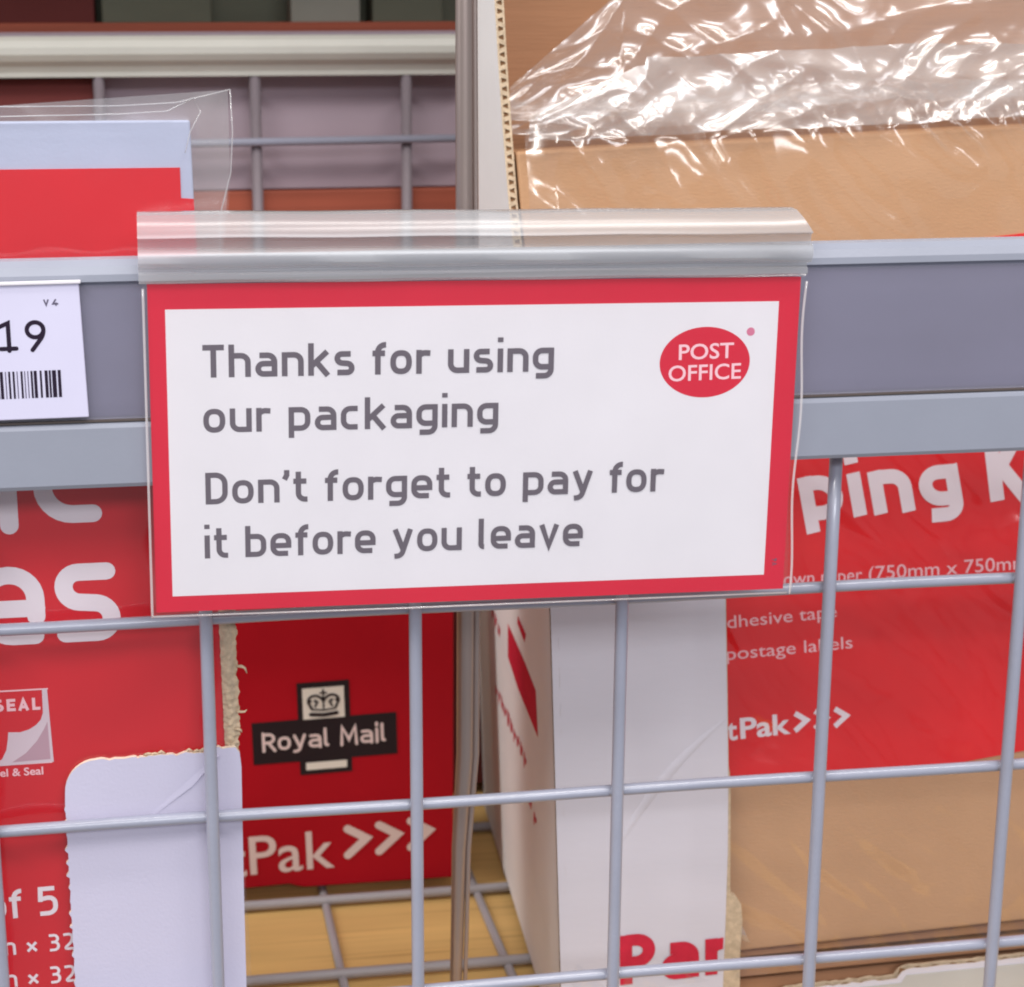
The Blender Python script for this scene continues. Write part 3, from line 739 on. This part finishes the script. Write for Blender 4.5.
# curved crease in the front face (a slight fold standing proud)
mb = MB(); cr = [((1-q)**2*153+2*q*(1-q)*168+q*q*194.5, (1-q)**2*-121+2*q*(1-q)*-91+q*q*-70) for q in [k_/26 for k_ in range(27)]]; n = len(cr)
for i,(x,z) in enumerate(cr):
    t = i/(n-1); w = .5+1.3*math.sin(math.pi*t)
    for o_, yy in ((-w,64.97),(0,64.90-.55*math.sin(math.pi*t)),(w*1.2,64.97)): mb.v.append((x-o_*.7, yy, z+o_*.7))
for i in range(n-1):
    for q in (0,1): k = 3*i+q; mb.f.append((k,k+1,k+4,k+3)); mb.mi.append(0)
mb.build('crease', M['white_card'], wbox, xf=wx, smooth=True)
mb = MB(); stroke_text(mb, 'Parcel', 156.0, -177.0, 21.0, 88, .22, .09, 64.6, 2.0)
mb2 = MB()
for f in mb.f:   # keep only letters printed on the tall part of the panel
    if max(mb.v[i][0] for i in f) < 197.6: mb2.add([mb.v[i] for i in f], [tuple(range(len(f)))])
mb2.build('lettering', M['print_red'], wbox, xf=wx)
mb = MB(); mb.prism([(side_x(185,z)+3.6,z) for z in (-208,-150,-23,100,262)][::-1]+[(side_x(185,-208)+3.6,-208.2),(420,-208),(420,262)], 185, 188); mb.build('back_panel', M['kraft_dark'], wbox, xf=wx)

# ================================================================== brown wrapping kit with its red label and film
kit = thing('wrapping_kit', 'brown cardboard wrapping kit with a red printed label, sealed in crumpled clear film', 'wrapping kit', loc=(260, 90, FL+6))
kx = lambda x, y, z: (x-260, y-90, z-FL-6)
def ky(z): return 72 + (z+170)*.125       # the kit leans back
def kprism(mb, poly, d0, d1, k=0):
    n = len(poly)
    mb.add([(x, ky(z)+d0, z) for x,z in poly]+[(x+.075*(d1-d0), ky(z)+d1, z) for x,z in poly],
           [tuple(range(n)), tuple(range(2*n-1,n-1,-1))]+[(i, n+i, n+(i+1)%n, (i+1)%n) for i in range(n)], k)
mb = MB(); kprism(mb, [(139,-170.6),(205,-171),(330,-167.5),(430,-164),(430,150.4),(322,147.8),(232,144.4),(122.8,140.6),(127.8,60),(133.0,-20),(137.5,-120)], 0, 44)
mb.build('kraft_pack', M['kraft'], kit, xf=kx, bevel=1.0)
mb = MB(); kprism(mb, [(140,-176),(430,-171),(430,-166),(330,-169),(205,-172.4),(140,-172.4)], 2.5, 44); kprism(mb, [(141,-183),(430,-178),(430,-173.5),(141,-178.5)], .6, 44); kprism(mb, [(142,-200),(430,-200),(430,-180.5),(142,-185.5)], 3.5, 44)
mb.build('folded_sheets', M['kraft_dark'], kit, xf=kx, bevel=.5)
mb = MB(); kprism(mb, [(138,-101.8),(203,-101.2),(300,-100.5),(330,-97),(430,-92),(430,46),(136,46)], -.5, -.02)
mb.build('red_label', M['label_red'], kit, xf=kx)
mb = MB(); kprism(mb, [(268,101.6),(322,106.8),(430,112),(430,96),(268,96)], -.5, -.02); mb.build('red_tab', M['label_red'], kit, xf=kx)
mb = MB()
stroke_text(mb, 'ping', 233.8, -1.3, 22.4, 66.0, .23, .10, 0, 2.5, False, X=.76, shear=-.14, W0=.60)
stroke_text(mb, 'Kit', 310.6, 3.0, 24.5, None, .24, .1, 0, 4.2, False, shear=-.06)
klf = lambda x, y, z: kx(x, ky(z)-.62+y, z)
mb.build('title_lettering', M['print_white'], kit, xf=klf); mb = MB()
font_text(mb, 'Brown paper', 257.5, -25.6, 5.2, None, 0, .8, 0, 'R')
font_text(mb, '(750mm x 750mm)', 260.2, -25.6, 5.4, 69, 0, 1.2, 0)
font_text(mb, 'adhesive tape', 201.2-2.6, -41.8, 4.9, 48.6, 0, 2.8, 0)
font_text(mb, 'postage labels', 202.2, -54.0, 4.9, 51.4, 0, 2.2, 0)
mb.build('contents_lettering', M['print_pink'], kit, xf=klf); mb = MB()
font_text(mb, 'Pak', 207.6, -85.2, 8.0, 20.6, 0, 2.4, .022)
font_text(mb, 'Post', 206.4, -85.4, 8.0, 20, 0, 2.0, .022, 'R')
for dx in (0, 8.2, 16.4):
    ribbon(mb, [(229.8+dx,-76.6+dx*.05),(234.6+dx,-79.6+dx*.05),(229.8+dx,-83.6+dx*.05)], 2.1, -.001*dx, False)
mb.build('lettering', M['print_white'], kit, xf=lambda x, y, z: kx(x, ky(z)-.62+y, z))
# film: front sheet, roll over the top edge, and a standing flap behind
def kf(u, v):
    topz = 140.4 + (u-121)*.037
    if v < 0:      # front sheet, v = distance below the top edge
        z = topz + 1.5 + v
        a = .36 + .72*math.exp(v/32.0)
        yy = ky(z)-2.0
        return (max(u, side_x(yy, z)+4.6), ky(z)-2.0-11*(math.exp(v/36)-math.exp(v/9)), z), (0, -.96, .28), a*(1 if u > 134 else .25+.75*(max(0, u-125)/9))
    if v < 46:
        t = v/46
        return (u, ky(topz)-2.0+v, topz+1.5+ 7*math.sin(t*1.5)), (0, -.2, .98), .9
    w = v-46
    return (u, ky(topz)+44+w*.12, topz+8+w), (0, -.95, .25), 1.1
film('film_front', M['film'], kit, kx, (125, 433), (-324, 0), 340, 330, kf, 3.0, 1.7, (1, 1), .5, pleat=5.2, cross=.12)
film('film_top', M['film_flap'], kit, kx, (125, 433), (0, 46), 380, 80, kf, 3.4, 1.7, (1, 1), .5, level=.8, pleat=1.3)
mb = MB()
g = [(199.2,-128),(200.2,-134),(201.4,-141),(203.4,-149),(205.6,-156),(208.6,-163),(210.4,-166.5),(208.0,-165.8),(205.2,-162.2),(202.8,-158),(201.2,-150)]
mb.add([(x, ky(z)-2.6-.8*math.sin(i*1.7), z) for i,(x,z) in enumerate(g)], [(0,1,10),(1,2,10),(2,3,10),(3,9,10),(3,4,9),(4,8,9),(4,5,8),(5,7,8),(5,6,7)])
mb.build('film_glint', M['film_haze'], kit, xf=kx)  # pale scrap of film put in as a glint beside the torn edge
def kflap(u, v, dy=0, hs=1, lo=0):
    topz = 140.4 + (u-121)*.037
    lim = 16 + min(1, max(0, (u-123)/44))*34 + (6 if u > 170 else 0)
    w = v*lim*hs
    return (u, ky(topz)+34+dy+w*.10, topz+3+lo+w), (0, -.95, .25), 1.1
film('film_flap', M['film_flap'], kit, kx, (125, 433), (0, 1), 380, 100, lambda u, v: kflap(u, v, 0, 1), 3.0, 9.1, (1, 48), .45, level=.8, pleat=1.7)
film('film_flap', M['film_haze'], kit, kx, (126, 433), (0, 1), 380, 80, lambda u, v: kflap(u, v, -27, .50, -2.5), 2.8, 23.1, (1, 30), .45, level=1.1, pleat=1.6)

# ================================================================== behind: the shelf bay at the back
rear = thing('wire_basket', 'cream-railed wire basket far behind, left of the metal upright', 'wire basket', loc=(30, 400, 80))
qx = lambda x, y, z: (x-30, y-400, z-80)
mb = MB(); extrude_x(mb, [(402,195.5),(397,197.2),(392,197),(388.5,194.6),(386.8,191),(387.0,187.4),(389.2,184.2),(392.6,181.6),(394.4,178.6),(394.8,176.2),(402,176.2)], -260, 160); mb.build('rail', M['rear_white'], rear, xf=qx)
for x in (-122, -40, 42.8, 125):
    mb = MB(); mb.tube([(x,398,178),(x,398,-100)], 3.0, 10); mb.build('upright_wire', M['wire_rear'], rear, xf=qx, smooth=True)
for z in (60, 140.8):
    mb = MB(); mb.tube([(-260,394,z-1.6),(160,394,z+1.3)], 2.3, 10); mb.build('cross_wire', M['wire'], rear, xf=qx, smooth=True)
mb = MB(); mb.box(-262, 700, 412, 416, 115.6, 200); tag(mb.build('grey_board', M['rear_grey'], bevel=.5), 'flat mauve grey board behind the far wire basket', 'board')
mb = MB(); mb.box(-262, 700, 404, 440, 60, 115); tag(mb.build('brown_board', M['rear_brown'], bevel=1), 'red-brown strip of board low behind the far wire basket, above the notice', 'board')
mb = MB(); mb.box(-262, 700, 422, 520, 196.5, 205.5); tag(mb.build('wooden_shelf', M['rear_brown'], bevel=1), 'red-brown wooden shelf edge above the cream rail at the top left', 'shelf')
mb = MB(); mb.box(-262, 700, 470, 476, -215, 420); tag(mb.build('back_panel', M['rear_dark']), 'dark green-grey panel closing the back of the shelving', 'panel', kind='structure')
for (x0, x1, h_, m, lb) in ((-150,-42,60,'rear_maroon','dark maroon carton at the top left corner'),(-38,22,50,'rear_dark','dark green-grey carton at the top, right of the maroon carton'),
                       (66,105,70,'rear_pale','pale grey carton at the top, second from the metal upright'),(112,152,70,'rear_dark','dull green carton at the top, next to the metal upright')):
    mb = MB(); mb.box(x0, x1, 436, 466, 205.6, 205.6+h_); o = mb.build('carton', M[m], bevel=1)
    tag(o, lb, 'carton', 'cartons on the far shelf')
mb = MB(); mb.box(96, 240, 330, 396, FL+2.6, 50); tag(mb.build('carton', M['rear_maroon'], bevel=1), 'dark maroon carton low at the back, in the gap right of the metal upright', 'carton')
mb = MB(); mb.box(-262, -40, 405, 411.5, 115.4, 176); tag(mb.build('carton', M['rear_maroon'], bevel=1), 'maroon carton behind the far basket, above the white-topped envelope pack', 'carton')

mb = MB(); mb.box(-420, 640, 300, 480, 300, 322); tag(mb.build('added_shade_board', M['wood'], bevel=.8), 'unseen pale wood board added over the back of the basket to shade it', 'shelf')  # unseen board, added to keep lamp light off the back of the basket

# ================================================================== light: shop ceiling panels, no daylight
w = bpy.data.worlds.new('World'); sc.world = w; w.use_nodes = True
w.node_tree.nodes['Background'].inputs[0].default_value = (0.93, 0.94, 1.0, 1); w.node_tree.nodes['Background'].inputs[1].default_value = 0.30
def area(name, loc, target, sx, sy, power, col):
    l = bpy.data.lights.new(name, 'AREA'); l.shape = 'RECTANGLE'; l.size = sx; l.size_y = sy; l.energy = power; l.color = col
    o = bpy.data.objects.new(name, l); COL.objects.link(o); o.location = loc
    o.rotation_euler = (Vector(target)-Vector(loc)).to_track_quat('-Z', 'Y').to_euler()
    return o
area('ceiling_lamp', (-.95, -1.25, 1.5), (.1, 0, 0), 1.2, .18, 19, (1.0, .97, .95))
area('ceiling_lamp', (-1.7, -.15, 1.25), (.1, .15, .1), .2, 1.2, 21, (1.0, .97, .92))
area('ceiling_lamp', (.65, -.95, 1.55), (.1, 0, 0), 1.2, .18, 14, (1.0, .96, .93))
area('ceiling_lamp', (.1, -.45, 1.7), (.15, .05, 0), 1.2, .12, 10, (1.0, .95, .90))
area('ceiling_lamp', (.2, -2.4, 1.2), (.1, 0, 0), 1.6, 0.4, 23, (.94, .96, 1.0))

# ================================================================== camera (solved from the basket grid)
a, b_, c = -0.2141, 0.0112, -0.1292
Rx = Matrix.Rotation(a, 3, 'X'); Ry = Matrix.Rotation(b_, 3, 'Y'); Rz = Matrix.Rotation(c, 3, 'Z')
R = Rz @ Rx @ Ry
cx_, cy_, cz_ = R.col[0], R.col[1], R.col[2]
mw = Matrix(((cx_[0], cz_[0], -cy_[0], -7.5675*S), (cx_[1], cz_[1], -cy_[1], -474.612*S), (cx_[2], cz_[2], -cy_[2], 153.9167*S), (0,0,0,1)))
cam = bpy.data.cameras.new('camera'); co = bpy.data.objects.new('camera', cam); COL.objects.link(co); co.matrix_world = mw
cam.sensor_fit = 'HORIZONTAL'; cam.sensor_width = 36; cam.lens = 1577.78/1024*36
cam.shift_x = (512-375.37)/1024; cam.shift_y = (460.07-493.5)/1024
cam.clip_start = .01; cam.clip_end = 20
cam.dof.use_dof = True; cam.dof.focus_distance = .475; cam.dof.aperture_fstop = 22
sc.camera = co
sc.view_settings.view_transform = 'Standard'; sc.view_settings.look = 'None'; sc.view_settings.exposure = 0.07; sc.view_settings.gamma = 1
sc.cycles.transparent_max_bounces = 24
sc.cycles.filter_width = 2.0
